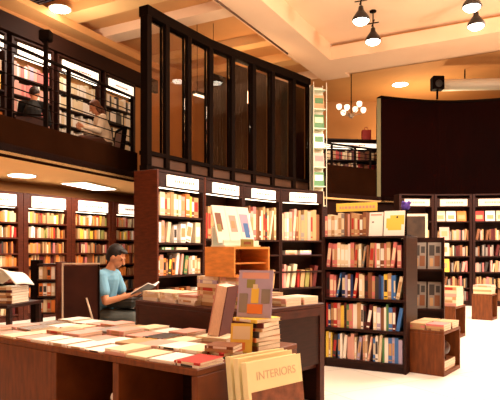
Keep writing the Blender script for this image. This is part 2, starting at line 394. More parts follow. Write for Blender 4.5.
# curved run of bookcases below the glass partition
N = [(-1.21, 7.3), (-.66, 8.14), (-.10, 8.98), (.53, 9.66), (1.33, 10.1)]
ln = ['tall bookcase at the left end of the curved run under the glass partition', 'second tall bookcase of the curved run, behind the orange wooden cube',
      'third tall bookcase of the curved run under the glass partition', 'tall bookcase at the right end of the curved run, beside the low bookcase']
sh = ['left-end tall', 'second tall', 'third tall', 'right-end tall']
for k in range(4):
    p, q = N[k], N[k + 1]; W = dist(p, q) - .004; a = ang(p, q)
    boards = [.12, .5, .96, 1.30, 1.40, 1.76] if k == 0 else [.12, .36, .64, .93, 1.22, 1.47]
    zt = 2.13
    bookcase(ln[k], p, a, W, .42 if k == 0 else .34, 2.36, boards, sign=(2.15, 2.30, sign_m), sth=.035, lamp=True, left=wood_red if k < 2 else None, group=None)
    base = (*p, 0); g = 'books in the curved run of tall bookcases'
    def row(z, h, nm, **kw): shelf_row(base, a, .045, W - .045, .03 , z + .001, h, 'on %s of %s bookcase' % (nm, sh[k]), g, kw.pop('mix', MIX), **kw)
    if k == 0:
        row(1.76, .33, 'top shelf', mix=WARMM, tmin=.04, tmax=.10, lean=0, hmin=.85, gap=.02)
        row(1.40, .30, 'second shelf', mix=[('cream', 3), ('white', 2), ('tan', 1), ('pink', 1)], tmin=.05, tmax=.14, lean=.2, gap=.6, hmin=.75)
        row(.96, .30, 'fourth shelf', mix=MIX, tmin=.03, tmax=.08, lean=.35)
        row(.5, .3, 'fifth shelf', mix=MIX, tmin=.04, tmax=.09, stuff=STUFF)
    elif k == 1:
        row(1.47, .5, 'top shelf', mix=[('red', 2), ('brown', 2), ('tan', 2), ('cream', 1)], tmin=.05, tmax=.1)
        row(.64, .42, 'fourth shelf', mix=MIX, tmin=.05, tmax=.1, stuff=STUFF)
    else:
        row(1.47, .56, 'top shelf', mix=[('tan', 5), ('cream', 2), ('brown', 3), ('pink', 3), ('orange', 1), ('grey', 3), ('rose', 1), ('charcoal', 1), ('red', 1)], tmin=.035, tmax=.075, hmin=.8, gap=0)
        row(.64, .42, 'fourth shelf', mix=MIX, tmin=.035, tmax=.08, lean=.2, stuff=STUFF)
    # a few flat books on the narrow shelf
    zf = 1.30 if k == 0 else 1.22
    M = Matrix.Translation(base) @ Matrix.Rotation(a, 4, 'Z'); x = .12
    for j in range(2 if k else 3):
        l = .24; c = [['green', 'cream', 'pink'], ['tan', 'cream'], ['tan', 'rose'], ['pink', 'lilac']][k][j]
        if x + l > W - .1: break
        for i2 in range(1 if k == 0 else 2):
            th = .035
            c2 = c if i2 == 0 else 'cream'
            pt = M @ Vector((x, .25, zf + .002 + i2 * (th + .001)))
            mm = Matrix.Rotation(a, 4, 'Z') @ Matrix.Rotation(R(90), 4, 'X') @ Matrix.Rotation(R(90), 4, 'Z')
            # lying flat, spine forward
            mm = Matrix.Rotation(a, 4, 'Z') @ Matrix.Rotation(R(90), 4, 'Y')
            pt = M @ Vector((x, .03, zf + .002 + i2 * (th + .001) + th / 2))
            put_book(c2, pt, (th, .2, l), mm.to_euler(), '%s book lying flat, %s from left, %s, narrow shelf of %s bookcase' % (c2, ORD[j], 'underneath' if i2 == 0 else 'upper one', sh[k]), g)
        x += l + .06

# the low double-sided bookcase in the middle
LP = (.81, 6.28); LA = ang((.84, 6.28), (1.65, 5.82)); LW = .935
lowb = bookcase('low dark freestanding bookcase with five rows of books on the white floor', LP, LA, LW, .5, 1.43, [.10, .44, .775, 1.11], plinth=.075, top=False)
MB().box(0, LW, 0, .5, 1.4305, 1.45, wood_dark, bev=.003).build('top_panel', lowb)
rows = [(1.451, .27, 'top of the low bookcase', [('cream', 3), ('pink', 3), ('tan', 2), ('brown', 2), ('rose', 1), ('grey', 1)]),
        (1.111, .275, 'upper shelf of the low bookcase', [('tan', 3), ('cream', 3), ('rose', 3), ('charcoal', 1), ('brown', 3), ('grey', 2), ('white', 2)]),
        (.776, .285, 'second shelf of the low bookcase', CLR),
        (.441, .285, 'third shelf of the low bookcase', CLR),
        (.101, .29, 'bottom shelf of the low bookcase', [('cream', 2), ('white', 3), ('navy', 1), ('blue', 3), ('lilac', 2), ('yellow', 1), ('pink', 3), ('green', 1), ('charcoal', 2)])]
for i, (z, h, nm, mix) in enumerate(rows):
    shelf_row((*LP, 0), LA, .02 if i == 0 else .035, .5 if i == 0 else LW - .035, .02, z, h, 'on the ' + nm, 'books in the low bookcase', mix, tmin=.018, tmax=.046, gap=.02, hmin=.84, lean=.1 if i else 0)

# --------------------------------------------------------------- face-out magazines
def magazine(label, c, p, rz, w, h, tilt=0, art=(), th=.012, cat='magazine', group=None, base=None):
    """cover in the local xz plane facing -y; art: list of (x0,x1,z0,z1,colour) in fractions"""
    t = thing('magazine', label, cat, p, rz, group)
    M = Matrix.Rotation(-tilt, 4, 'X')
    MB().box(-w / 2, w / 2, 0, th * .25, 0, h, bm_(c), M).box(-w / 2, w / 2, th * .8, th, 0, h, bm_(c), M).build('cover', t)
    MB().box(-w / 2 + .002, w / 2 - .003, th * .25, th * .8, .003, h - .003, paper, M).build('pages', t)
    mb = MB()
    for i, (x0, x1, z0, z1, cc) in enumerate(art):
        e = .0006 * (i + 1)
        mb.box((x0 - .5) * w, (x1 - .5) * w, -e, .0, z0 * h, z1 * h, bm_(cc), M)
    if art: mb.build('cover_picture', t)
    else: mb.bm.free()
    return t
# top-row magazines and yellow strip on the low bookcase
def lowp(x, y, z):
    v = Matrix.Translation((*LP, 0)) @ Matrix.Rotation(LA, 4, 'Z') @ Vector((x, y, z)); return v
magazine('white magazine with small grey marks standing face-out on top of the low bookcase', 'white', lowp(.59, .06, 1.4515), LA, .15, .26, R(9), [(.2, .35, .55, .62, 'grey'), (.1, .9, .86, .93, 'pink')])
magazine('white magazine with a big yellow splash, standing face-out on the low bookcase', 'white', lowp(.79, .05, 1.4515), LA, .22, .27, R(9), [(.2, .85, .22, .55, 'yellow'), (.3, .98, .45, .82, 'yellow'), (.12, .5, .3, .7, 'yellow'), (.6, .68, .7, .78, 'black')])
t = thing('header_strip', 'long yellow sign strip above the books on the low bookcase', 'sign', lowp(.3, .28, 1.4515), LA)
MB().box(-.24, .24, 0, .02, .29, .385, mat('yellow sign board', 'e2bd4e', .5), bev=.002).build('board', t)
mb = MB(); x = -.2
while x < .2: l = random.uniform(.015, .035); mb.box(x, x + l, -.002, -.0002, .32, .35, sign_t); x += l + .012
mb.build('lettering', t)
for s in (-.2, .2): MB().box(s - .01, s + .01, .021, .031, 0, .3, black_metal).build('stand', t)
mb = MB().ball((0, 0, .05), .05, mat('violet plush', '4a3490', .8), (1, 1, 1)).ball((.03, -.02, .085), .022, mat('violet plush', '4a3490')).ball((-.03, -.02, .085), .022, mat('violet plush', '4a3490'))
t = thing('display_stand', 'small black post stand behind the yellow magazine on the low bookcase', 'stand', lowp(.84, .36, 1.4515), LA)
MB().box(-.05, .05, -.05, .05, 0, .012, black_metal).box(-.012, .012, -.012, .012, .012, .27, black_metal).box(-.05, .05, -.05, .05, .27, .28, black_metal).build('post', t)
o = mb.build('ornament'); o.location = lowp(.84, .36, 1.7325); tag(o, 'small rounded violet ornament above the right end of the low bookcase', 'ornament')
DIM = [('tan', 4), ('brown', 4), ('grey', 3), ('pink', 2), ('charcoal', 2), ('rose', 1), ('cream', 1), ('maroon', 1)]
LOWM = [('tan', 4), ('brown', 4), ('orange', 3), ('maroon', 2), ('rose', 1), ('charcoal', 1), ('cream', 1)]
# --------------------------------------------------------------- shelves under the mezzanine on the left
P0 = Vector((-4.45, 9.97)); P1 = Vector((-2.58, 12.8)); dS = [-.18, .14, .46, .785, 1.11, 1.43]
nmL = ['at the left edge of the picture', 'second from the left edge', 'right behind the seated man, third from the left', 'fourth from the left, beside the brown end panel', 'farthest along, mostly hidden']
for k in range(5):
    p = P0.lerp(P1, 0) + (P1 - P0) * dS[k]; q = P0 + (P1 - P0) * dS[k + 1]; W = (q - p).length - .01; a = ang(p, q)
    boards = [.12, .42, .73, 1.0, 1.24, 1.53, 1.81]
    t = bookcase('lit wall bookcase under the mezzanine, ' + nmL[k], tuple(p), a, W, .34, 2.36, boards, sign=(2.1, 2.31, sign_m), sth=.1, wood=wood_red, lamp=True)
    for z in boards:
        shelf_row((*p, 0), a, .11, W - .11, .03, z + .001, .22, '', '', WARMM if z > 1.4 else LOWM, tmin=.02, tmax=.06, dep=.16, stuff=STUFF)
# --------------------------------------------------------------- right-hand shelves
RN = [(3.45, 12.95), (4.30, 13.05), (5.17, 13.0), (6.02, 12.85), (6.85, 12.5)]
nmR = ['behind the framed dark poster', 'with bright face-out covers on its upper shelf, right wall', 'at the right edge of the picture', 'past the right edge']
for k in range(4):
    p, q = RN[k], RN[k + 1]; W = dist(p, q) - .01; a = ang(p, q)
    boards = [.12, .42, .79, 1.16, 1.53, 1.97]
    bookcase('dark wall bookcase ' + nmR[k], p, a, W, .34, 2.6, boards, sign=(2.32, 2.48, sign_dim), sth=.06)
    for z in boards[:-1]:
        shelf_row((*p, 0), a, .07, W - .07, .03, z + .001, .27, '', '', DIM, tmin=.025, tmax=.06, dep=.18, stuff=STUFF)
    if k:
        M = Matrix.Translation((*p, 0)) @ Matrix.Rotation(a, 4, 'Z'); x = .16
        for j, c in enumerate([['cream', 'white', 'orange'], ['red', 'white', 'cream'], ['cream', 'white', 'tan']][k - 1]):
            magazine('%s face-out cover, %s from left, top shelf of %s right-wall bookcase' % (c, ORD[j], ORD[k]), c, M @ Vector((x, .06, 1.972)), a, .21, .24, R(6), [(.15, .85, .2, .6, 'tan' if c != 'tan' else 'white')])
            x += .24
        if k == 1:
            for j, (c, z) in enumerate((('pink', 1.531), ('cream', 1.161), ('yellow', .791))):
                magazine('%s face-out cover on the %s shelf of the second right-wall bookcase' % (c, ['second', 'third', 'fourth'][j]), c, M @ Vector((.22, -.035, z)), a, .22, .3, R(5), [(.2, .8, .3, .7, 'tan')])
# --------------------------------------------------------------- upper mezzanine shelves
UP = [((-4.95, 8.95), (-4.45, 10.25)), ((-4.40, 10.35), (-3.92, 11.2)), ((-3.88, 11.3), (-3.3, 12.4)), ((-3.24, 12.5), (-2.75, 13.45))]
nmU = ['with lit white header at the upper left corner', 'of pink books behind the railing post', 'of bright white books behind the seated woman', 'at the far end by the glass partition']
mixU = [WARMM, [('pink', 4), ('rose', 2), ('lilac', 1), ('white', 1)], [('white', 6), ('cream', 3)], [('white', 2), ('cream', 2), ('charcoal', 2)]]
for k, (p, q) in enumerate(UP):
    W = dist(p, q); a = ang(p, q)
    bs = [.1, .45, .78, 1.12, 1.46, 1.8]
    t = bookcase('upstairs bookcase ' + nmU[k], (*p, 2.75), a, W, .34, 2.52, bs, sign=(2.2, 2.42, sign_m), sth=.05, lamp=True)
    for z in bs:
        shelf_row((*p, 2.75), a, .06, W - .06, .03, z + .001, .29, '', '', mixU[k], tmin=.03, tmax=.09, dep=.2, gap=.02, lean=.03, stuff=STUFF)
p = (2.0, 16.0); a = R(8)
bookcase('upstairs bookcase seen through the gap beside the black curved screen', (*p, 2.75), a, 1.85, .34, 1.75, [.1, .45, .8, 1.15], sign=(1.5, 1.62, sign_m), sth=.05, lamp=True)
for z in [.45, .8, 1.15]: shelf_row((*p, 2.75), a,   .06, 1.79, .03, z + .001, .28, '', '', [('brown', 3), ('maroon', 3), ('tan', 2), ('cream', 3), ('red', 2)], tmin=.03, tmax=.08, stuff=STUFF)

# --------------------------------------------------------------- glass tower beside the glass partition
t = thing('display_tower', 'tall narrow glass display tower with lit shelves by the end of the partition', 'display case', (1.60, 13.15, 0), R(12))
pale = mat('pale mint glass', 'c6d2b8', .3); frame_m = mat('pale aluminium', 'b9ae98', .4, metal=.4)
MB().box(-.17, .17, -.15, .15, 0, 2.3, wood_dark).build('base', t)
for sx in (-.165, .15):
    for sy in (-.145, .13): MB().box(sx, sx + .015, sy, sy + .015, 2.3, 5.2, frame_m).build('post', t)
for i in range(7):
    z = 2.32 + i * .45
    MB().box(-.148, .148, -.128, .128, z, z + .02, pale).build('glass_shelf', t)
MB().box(-.148, .148, .115, .128, 2.35, 5.15, mat('pale back panel', 'dcd3ba', .6)).build('back_panel', t)
MB().box(-.149, -.145, -.128, .113, 2.35, 5.15, pale).build('side_pane', t)
M0 = Matrix.Translation((1.60, 13.15, 0)) @ Matrix.Rotation(R(12), 4, 'Z')
for i in range(6):
    z = 2.341 + i * .45; c = ['cream', 'green', 'pink', 'white', 'green', 'tan', 'cream'][i]
    magazine('%s card standing on the %s shelf up of the glass display tower' % (c, ORD[i]), c, M0 @ Vector((0, -.08, z)), R(12), .25, .33, R(5), [(.1, .9, .4, .8, ['tan', 'white', 'rose', 'green', 'cream', 'green', 'orange'][i])], cat='card')

# --------------------------------------------------------------- display tables
def display_table(label, p, rz, W, D, H, bays, side_open=False, group=None, wood=wood_table):
    """local origin = left front floor corner"""
    t = thing('display_table', label, 'table', (*p, 0), rz, group)
    MB().box(0, W, 0, D, H - .035, H, wood, bev=.004).build('tabletop', t)
    MB().box(W - .04, W, 0.003, D - .003, 0, H - .036, wood, bev=.003).build('end_panel', t) if not side_open else None
    if side_open:
        for y0, y1 in ((.003, .06), (D - .06, D - .003)): MB().box(W - .04, W, y0, y1, 0, H - .036, wood).build('leg', t)
        MB().box(W - .04, W, .06, D - .06, H - .1, H - .036, wood).build('apron', t)
        MB().box(W * .65, W - .045, .035, D - .035, .3, .33, wood).build('shelf', t)
        MB().box(W - .036, W - .012, .061, D - .061, .34, H - .101, wood_dark).build('side_door', t, label='dark recessed side door')
    MB().box(0, .04, .003, D - .003, 0, H - .036, wood).build('end_panel', t)
    if side_open:
        MB().box(.041, W - .041, D - .03, D - .005, 0, H - .036, wood_dark).build('back_panel', t)
        MB().box(W * .62, W * .62 + .03, .031, D - .031, 0, H - .101, wood_dark).build('inner_panel', t)
    if not side_open:
        MB().box(.041, W - .041, D * .55, D * .55 + .02, 0, H - .036, wood_dark).build('back_panel', t)
        MB().box(.041, W - .041, .02, D * .55 - .001, .05, .08, wood).build('bottom_shelf', t)
    else:
        MB().box(.041, W - .041, .005, .03, 0, H - .036, wood).build('front_panel', t)
    for (x0, x1, kind) in bays:
        if kind == 'post': MB().box(x0, x1, .0, D * .55 - .001, .081, H - .036, wood, bev=.003).build('divider', t)
        else: MB().box(x0, x1, .002, .025, .081, H - .036, wood, bev=.003).build('door', t)
    return t
# front table: right-front corner (-.265, 2.8)
T1A = R(-35.5); T1W = 2.3; T1D = .98
v1 = Vector((math.cos(T1A), math.sin(T1A))); u1 = Vector((-math.sin(T1A), math.cos(T1A)))
T1P = Vector((-.265, 2.8)) - v1 * T1W
display_table('long brown display table covered in flat pale books, nearest the camera', tuple(T1P), T1A, T1W, T1D, .7,
              [(.041, 1.10, 'door'), (1.10, 1.15, 'post'), (1.67, 1.72, 'post')])
T2A = R(-45); T2W = 1.35; T2D = 1.0
v2 = Vector((math.cos(T2A), math.sin(T2A))); u2 = Vector((-math.sin(T2A), math.cos(T2A)))
T2P = Vector((-.073, 4.06)) - v2 * T2W
display_table('higher dark red display table behind the front table, under the orange wooden cube', tuple(T2P), T2A, T2W, T2D, .85, [], side_open=True, wood=mat('dark mahogany', '42180c', .45, spec=.25, var=.4, scale=3, stretch=(3, 3, 10)))
def l2w(P, A, x, y, z):
    q = Matrix.Translation((P[0], P[1], 0)) @ Matrix.Rotation(A, 4, 'Z') @ Vector((x, y, z)); return q
def flat_book(c, P, A, x, y, z, w, d, th, turn, label, group=None):
    """flat on a table, centre at local (x,y), bottom at z"""
    M = Matrix.Translation(l2w(P, A, x, y, z + th / 2)) @ Matrix.Rotation(A + turn, 4, 'Z') @ Matrix.Rotation(R(90), 4, 'Y') @ Matrix.Translation((0, -d / 2, -w / 2))
    o = put_book(c, M.to_translation(), (th, d, w), M.to_euler(), label, group)
    return o
def art_on(o_loc): pass
T1MIX = ['pink', 'cream', 'white', 'pink', 'cream', 'pink', 'white', 'pink', 'cream', 'white', 'grey', 'tan', 'pink', 'white']
cols = ORD
rown = ['front', 'second', 'third', 'back']
xs = [.22 + i * .181 for i in range(12)]
for ry, (yc, dd) in enumerate(((.125, .235), (.36, .235), (.60, .235), (.845, .235))):
    for ix, x in enumerate(xs):
        if ix >= [12, 11, 9, 8][ry]: continue
        n = random.choice([1, 1, 2, 2]) if ry < 3 else random.choice([1, 2])
        z = .7008; px = x + random.uniform(-.008, .008)
        for j in range(n):
            c = random.choice(T1MIX); th = random.uniform(.008, .02)
            if ry == 2 and ix == 7 and j == n - 1: c = 'charcoal'
            if ry == 0 and ix == 11 and j == n - 1: c = 'red'
            pos = 'alone' if n == 1 else ['bottom', 'middle' if n == 3 else 'top', 'top'][j]
            flat_book(c, T1P, T1A, px, yc, z, .165 if c != 'charcoal' else .17, dd - .02, th, random.uniform(-.05, .05),
                      '%s book lying %s in the %s stack, %s row of the front table' % (c, pos, cols[ix] if ix < 11 else 'rightmost', rown[ry]), 'flat books on the front table')
            z += th + .0008
# big leaning book at the back of the front table
bp = l2w(T1P, T1A, T1W - .55, .74, .735)
t = thing('book', 'big maroon book with pale fore-edge, leaning upright at the back of the front table', 'book', bp, R(-20))
M = Matrix.Rotation(R(11), 4, 'Y')
bt, bd, bh = .085, .19, .345
MB().box(0, .006, 0, bd, 0, bh, bm_('pink'), M).box(bt - .006, bt, 0, bd, 0, bh, bm_('maroon'), M).box(.006, bt - .006, bd - .006, bd, 0, bh, bm_('maroon'), M).build('cover', t)
MB().box(.0065, bt - .0065, .004, bd - .0065, .004, bh - .004, mat('rosy page edges', 'e8c4a8', .8, var=.2, scale=40, stretch=(12, 1, 1)), M).build('pages', t)
flat_book('cream', T1P, T1A, T1W - .50, .80, .7008, .24, .2, .028, .1, 'cream book lying flat beneath the big leaning maroon book', None)
# stack of colourful books and the standing magazine on the right end of the front table
z = .7008
for j, c in enumerate(['brown', 'olive', 'orange', 'charcoal', 'tan', 'maroon', 'yellow']):
    th = [.03, .022, .025, .035, .02, .03, .02][j]
    flat_book(c, T1P, T1A, T1W - .12, .70, z, .2, .22, th, random.uniform(-.25, .25), '%s book, %s from bottom of the tall stack, right end of front table' % (c, ORD[j]), 'stack at the right end of the front table')
    z += th + .0008
magazine('lilac magazine with yellow and green figures, standing on tall stack, front table', 'lilac', l2w(T1P, T1A, T1W - .12, .66, z + .001), R(-20), .22, .29, R(10),
         [(.1, .9, .82, .95, 'pink'), (.25, .5, .62, .8, 'olive'), (.4, .62, .3, .62, 'yellow'), (.44, .58, .6, .7, 'cream'), (.3, .75, .08, .28, 'orange'), (.05, .3, .1, .5, 'grey'), (.7, .95, .3, .6, 'grey')])
magazine('small yellow and cream booklet leaning on the colourful stack, front table', 'yellow', l2w(T1P, T1A, T1W - .1, .50, .702), R(-12), .13, .17, R(14), [(.1, .9, .45, .9, 'cream'), (.2, .7, .1, .35, 'orange')])
z = .7008
for j, c in enumerate(['green', 'red', 'tan', 'brown']):
    flat_book(c, T1P, T1A, T1W - .12, .37, z, .17, .15, .016, random.uniform(-.3, .3), '%s small book, %s from bottom, short stack at front table right corner' % (c, ORD[j]), 'short stack at the right corner of the front table')
    z += .0168

# books on the high table
groups = [(.14, .2, 3), (.40, .2, 3), (.66, .2, 4), (.14, .55, 2), (.40, .55, 3)]
sn = ['left-end front', 'second front', 'third front', 'left-end rear', 'middle rear']
for gi, (x, y, n) in enumerate(groups):
    z = .8508
    for j in range(n):
        c = random.choice(['white', 'cream', 'pink', 'white']); th = random.uniform(.018, .032)
        flat_book(c, T2P, T2A, x, y, z, .22, .28, th, random.uniform(-.08, .08), '%s book, %s from bottom of the %s stack, high table' % (c, ORD[j], sn[gi]), 'stacks on the high table'); z += th + .0008
# stack that carries the cube
CX, CY = T2W - .37, .27
z = .8508; nb = 8
for j in range(nb):
    c = ['tan', 'cream', 'pink', 'cream', 'tan', 'cream', 'lilac', 'cream'][j]
    flat_book(c, T2P, T2A, CX - .14, CY + .02, z, .25, .33, .029, random.uniform(-.03, .03), '%s book, %s from bottom in the tall left stack under the orange cube' % (c, ORD[j]), 'stacks under the orange cube')
    flat_book(['pink', 'olive', 'tan', 'grey', 'rose', 'tan', 'cream', 'pink'][j], T2P, T2A, CX + .13, CY + .02, z, .24, .33, .029, random.uniform(-.03, .03), '%s book, %s from bottom in the tall right stack under the orange cube' % (['pink', 'olive', 'tan', 'grey', 'rose', 'tan', 'cream', 'pink'][j], ORD[j]), 'stacks under the orange cube')
    z += .0298
CZ = z + .001
t = thing('wooden_cube', 'orange plywood display cube with open front, on stacked books on the high table', 'box', l2w(T2P, T2A, CX + .03, CY + .03, CZ), T2A)
bw, bd, bh, th = .34, .40, .235, .018
MB().box(-bw / 2, -bw / 2 + th, -bd / 2, bd / 2, 0, bh, wood_orange, bev=.002).build('side_panel', t)
MB().box(-bw / 2 + th, bw / 2, -bd / 2, -bd / 2 + th, 0, bh, wood_orange, bev=.002).build('side_panel', t)
MB().box(-bw / 2 + th, bw / 2, bd / 2 - th, bd / 2, 0, bh, wood_orange, bev=.002).build('side_panel', t)
MB().box(-bw / 2 + th, bw / 2, -bd / 2 + th, bd / 2 - th, 0, th, wood_orange).build('bottom_panel', t)
MB().box(-bw / 2 + th, bw / 2, -bd / 2 + th, bd / 2 - th, bh - th, bh, wood_orange).build('top_panel', t)
MB().box(-bw / 2 + th, bw / 2 - .03, -bd / 2 + th, bd / 2 - th, .10, .112, wood_orange).build('shelf', t)
ctop = CZ + bh + .0006
mz = [('white', -.155, [(.12, .6, .35, .8, 'brown'), (.15, .45, .3, .5, 'olive')]), ('white', -.02, [(.2, .75, .3, .75, 'pink'), (.3, .6, .4, .6, 'tan')]), ('white', .115, [(.1, .8, .3, .8, 'lilac'), (.3, .7, .15, .55, 'blue')])]
nmz = ['white magazine with a brown portrait, leaning leftmost on the orange cube', 'white magazine with pink picture, middle of three on the orange cube', 'white magazine with blue-grey picture, rightmost of three on the orange cube']
for j, (c, o_, art) in enumerate(mz):
    q = l2w(T2P, T2A, CX + .03 + .06, CY + .03 + o_, ctop + .035)
    magazine(nmz[j], c, l2w(T2P, T2A, CX + .05, CY + .03 + o_ * 1.0, ctop + .03), T2A + R(90) - R(0), .132, .31, R(16), art)
t = thing('magazine_stand', 'low pale acrylic magazine stand on top of the orange cube', 'stand', l2w(T2P, T2A, CX + .05, CY + .03, ctop), T2A + R(90))
acr = mat('pale acrylic', 'e8efe4', .2)
MB().box(-.195, .195, -.05, .12, 0, .012, acr).build('base', t); MB().box(-.195, .195, -.03, -.018, .0121, .05, acr).build('lip', t)
MB().box(-.195, .195, .10, .112, .0121, .16, acr).build('back_rest', t)
t = thing('price_card', 'small dark olive card on the front edge of the orange cube top', 'card', l2w(T2P, T2A, CX + .155, CY + .02, ctop), T2A + R(90))
MB().box(-.07, .07, 0, .006, 0, .06, bm_('olive'), bev=.001).build('card', t); MB().box(-.04, .04, -.001, -.0002, .018, .04, bm_('brown')).build('picture', t)
# papers and flat books on the rear right of the high table
for gi, (x, y, n) in enumerate([(T2W - .125, .61, 3), (T2W - .125, .83, 3), (T2W - .42, .72, 4)]):
    z = .8508
    for j in range(n):
        c = random.choice(['cream', 'tan', 'cream', 'pink']); th = .02
        flat_book(c, T2P, T2A, x, y, z, .235, .2, th, random.uniform(-.03, .03), '%s book, %s from bottom of the %s, right end of high table' % (c, ORD[j], ['near stack', 'rear stack', 'inner stack'][gi]), 'flat books at the right end of the high table'); z += th + .0008
# things inside the front table's open bays
t = thing('paper_roll', 'crumpled white paper bundle in the open bay of the front table', 'paper', l2w(T1P, T1A, 1.5, .2, .0805))
mb = MB(); 
for j in range(7): mb.ball((random.uniform(-.03, .03), random.uniform(-.03, .03), .05 + .055 * j), .055, paper_w, (1, 1, .8), 8)
mb.build('bundle', t)

# cream books leaning on the right end of the front table, on a low step
st = thing('low_step', 'low dark step beside the right end of the front table, under cream books', 'step', (*(Vector((-.265, 2.8)) + v1 * .02 + u1 * .0), 0), T1A)
MB().box(0, .32, -.02, .62, .0, .26, wood_dark, bev=.004).build('step', st)
title = bpy.data.curves.new('title', 'FONT'); title.body = 'INTERIORS'; title.size = .06; title.extrude = .0004
to = bpy.data.objects.new('title', title); C.objects.link(to)
bpy.context.view_layer.update()
tme = bpy.data.meshes.new_from_object(to.evaluated_get(bpy.context.evaluated_depsgraph_get())); bpy.data.objects.remove(to)
tme.materials.clear(); tme.materials.append(mat('faded title ink', 'd2b795', .7))
cream_m = mat('pale cream cover', 'f2e6b4', .55, var=.06, scale=3)
BA = T1A + R(90) - R(12)
for j in range(3):
    off = .295 - j * .062
    bq = Vector((-.265, 2.8)) + v1 * off + u1 * (.33 + j * .015)
    t = thing('book', ['large cream picture book with printed title, front of the three leaning by the front table', 'large cream book directly behind the titled cream book', 'large cream book nearest the front table end, rearmost of three'][j], 'book', (*bq, .2612), BA, 'large cream books by the front table')
    M = Matrix.Rotation(-R(7), 4, 'X')
    w2, h2, th = .40, .475 + (.012 if j else 0), .038
    MB().box(-w2 / 2, w2 / 2, 0, .004, 0, h2, cream_m, M).box(-w2 / 2, w2 / 2, th - .004, th, 0, h2, cream_m, M).box(-w2 / 2, -w2 / 2 + .004, .004, th - .004, 0, h2, cream_m, M).build('cover', t)
    MB().box(-w2 / 2 + .0045, w2 / 2 - .004, .0042, th - .0042, .005, h2 - .005, paper, M).build('pages', t)
    if j == 0:
        MB().box(-w2 / 2 + .02, w2 / 2 - .0, -.0008  , -.0001, .02, .325, mat('brown room photograph', '8a5238', .5, var=.6, scale=14), M).build('cover_picture', t)
        o = bpy.data.objects.new('title', tme); C.objects.link(o); o.parent = t
        o.matrix_local = M @ Matrix.Translation((-w2 / 2 + .06, -.0012, h2 - .095)) @ Matrix.Rotation(R(90), 4, 'X')
# --------------------------------------------------------------- pedestals on the right
def pedestal(label, p, rz, W, D, H, book_rows, loc, wood=wood_table):
    """origin at right front corner; front along -x, open side on the right"""
    t = thing('display_pedestal', label, 'pedestal', (*p, 0), rz)
    MB().box(-W, 0, 0, D, H - .03, H, wood, bev=.003).build('top_panel', t)
    MB().box(-W, 0, 0, .025, 0, H - .031, wood, bev=.003).build('front_panel', t)
    MB().box(-W, 0, D - .025, D, 0, H - .031, wood).build('back_panel', t)
    MB().box(-W, -W + .025, .026, D - .026, 0, H - .031, wood).build('side_panel', t)
    MB().box(-W + .026, 0, .026, D - .026, 0, .04, wood).build('bottom_panel', t)
    return t
PA = R(-37); PP = (1.985, 5.73)
pedestal('brown display pedestal with open side, beside the low bookcase on the white floor', PP, PA, .40, .55, .46, 0, '')
def pl(P, A, x, y, z): return l2w(P, A, x, y, z)
z = .4608
for j in range(3):
    for i, (x, y) in enumerate([(-.30, .14), (-.10, .14), (-.30, .41), (-.10, .41)]):
        c = [['tan', 'brown', 'tan', 'brown'], ['rose', 'tan', 'brown', 'tan'], ['tan', 'rose', 'tan', 'tan']][j][i]
        flat_book(c, PP, PA, x, y, z, .185, .25, .022, random.uniform(-.02, .02), '%s book, %s layer up, %s stack on pedestal beside low bookcase' % (c, ORD[j], ['front left', 'front right', 'rear left', 'rear right'][i]), 'books on the pedestal')
    z += .023
z = .0408
for j in range(4):
    c = ['tan', 'rose', 'cream', 'brown'][j]
    flat_book(c, PP, PA, -.12, .27, z, .19, .4, .024, random.uniform(-.03, .03), '%s book, %s from bottom inside the open side of the near pedestal' % (c, ORD[j]), 'books inside the pedestal'); z += .0248
t = thing('globe', 'dark round globe-like ball inside the open pedestal', 'ornament', pl(PP, PA, -.1, .24, z))
MB().lathe([(.04, 0), (.045, .01), (.012, .02), (.012, .04)], black_metal).build('base', t); MB().ball((0, 0, .12), .085, mat('dark lacquer ball', '3a2420', .3)).build('ball', t)
P2 = (2.97, 8.1)
pedestal('farther display pedestal carrying white and pink stacks of books', P2, PA, .72, .5, .475, 0, '')
for i in range(3):
    z = .4758
    for j in range(6):
        c = [['white', 'cream', 'white'], ['pink', 'rose', 'pink'], ['pink', 'cream', 'tan']][i][j % 3]
        flat_book(c, P2, PA, -.59 + i * .235, .24, z, .23, .36, .046, random.uniform(-.04, .04), '%s book, %s from bottom, %s stack on the farther pedestal' % (c, ORD[j], ['white left', 'pink middle', 'right'][i]), 'stacks on the farther pedestal'); z += .0468
P3 = (4.45, 10.3)
pedestal('small brown pedestal farthest back on the right, on the white floor', P3, PA, .36, .4, .48, 0, '')
z = .4808
for j in range(4):
    c = ['cream', 'tan', 'cream', 'pink'][j]
    flat_book(c, P3, PA, -.18, .2, z, .32, .34, .04, random.uniform(-.05, .05), '%s book, %s from bottom on the small rear pedestal' % (c, ORD[j]), 'books on the rear pedestal'); z += .0408
# magazine rack beside the low bookcase
t = thing('magazine_rack', 'dark upright magazine rack between the low bookcase and the right wall', 'rack', (2.02, 7.1, 0), R(-20))
MB().box(0, .42, .2, .23, 0, 1.46, wood_dark).build('back_panel', t)
for s in (0, .40): MB().box(s, s + .02, 0, .2, 0, 1.46, wood_dark).build('side_panel', t)
for z in (.08, .56, 1.06): MB().box(.021, .399, .0, .199, z - .025, z, wood_dark).build('shelf', t)
for i, z in enumerate((.561, 1.061)):
    for j in range(2):
        magazine('grey patterned magazine, %s on the %s tier of the dark rack' % (['left', 'right'][j], ['middle', 'top'][i]), ['grey', 'grey'][(i + j) % 2], l2w((2.02, 7.1), R(-20), .12 + j * .18, .06, z), R(-20), .16, .34, R(10), [(.1, .5, .5, .9, 'charcoal'), (.5, .9, .1, .5, 'brown'), (.15, .4, .1, .4, 'tan'), (.6, .9, .6, .85, 'charcoal')])
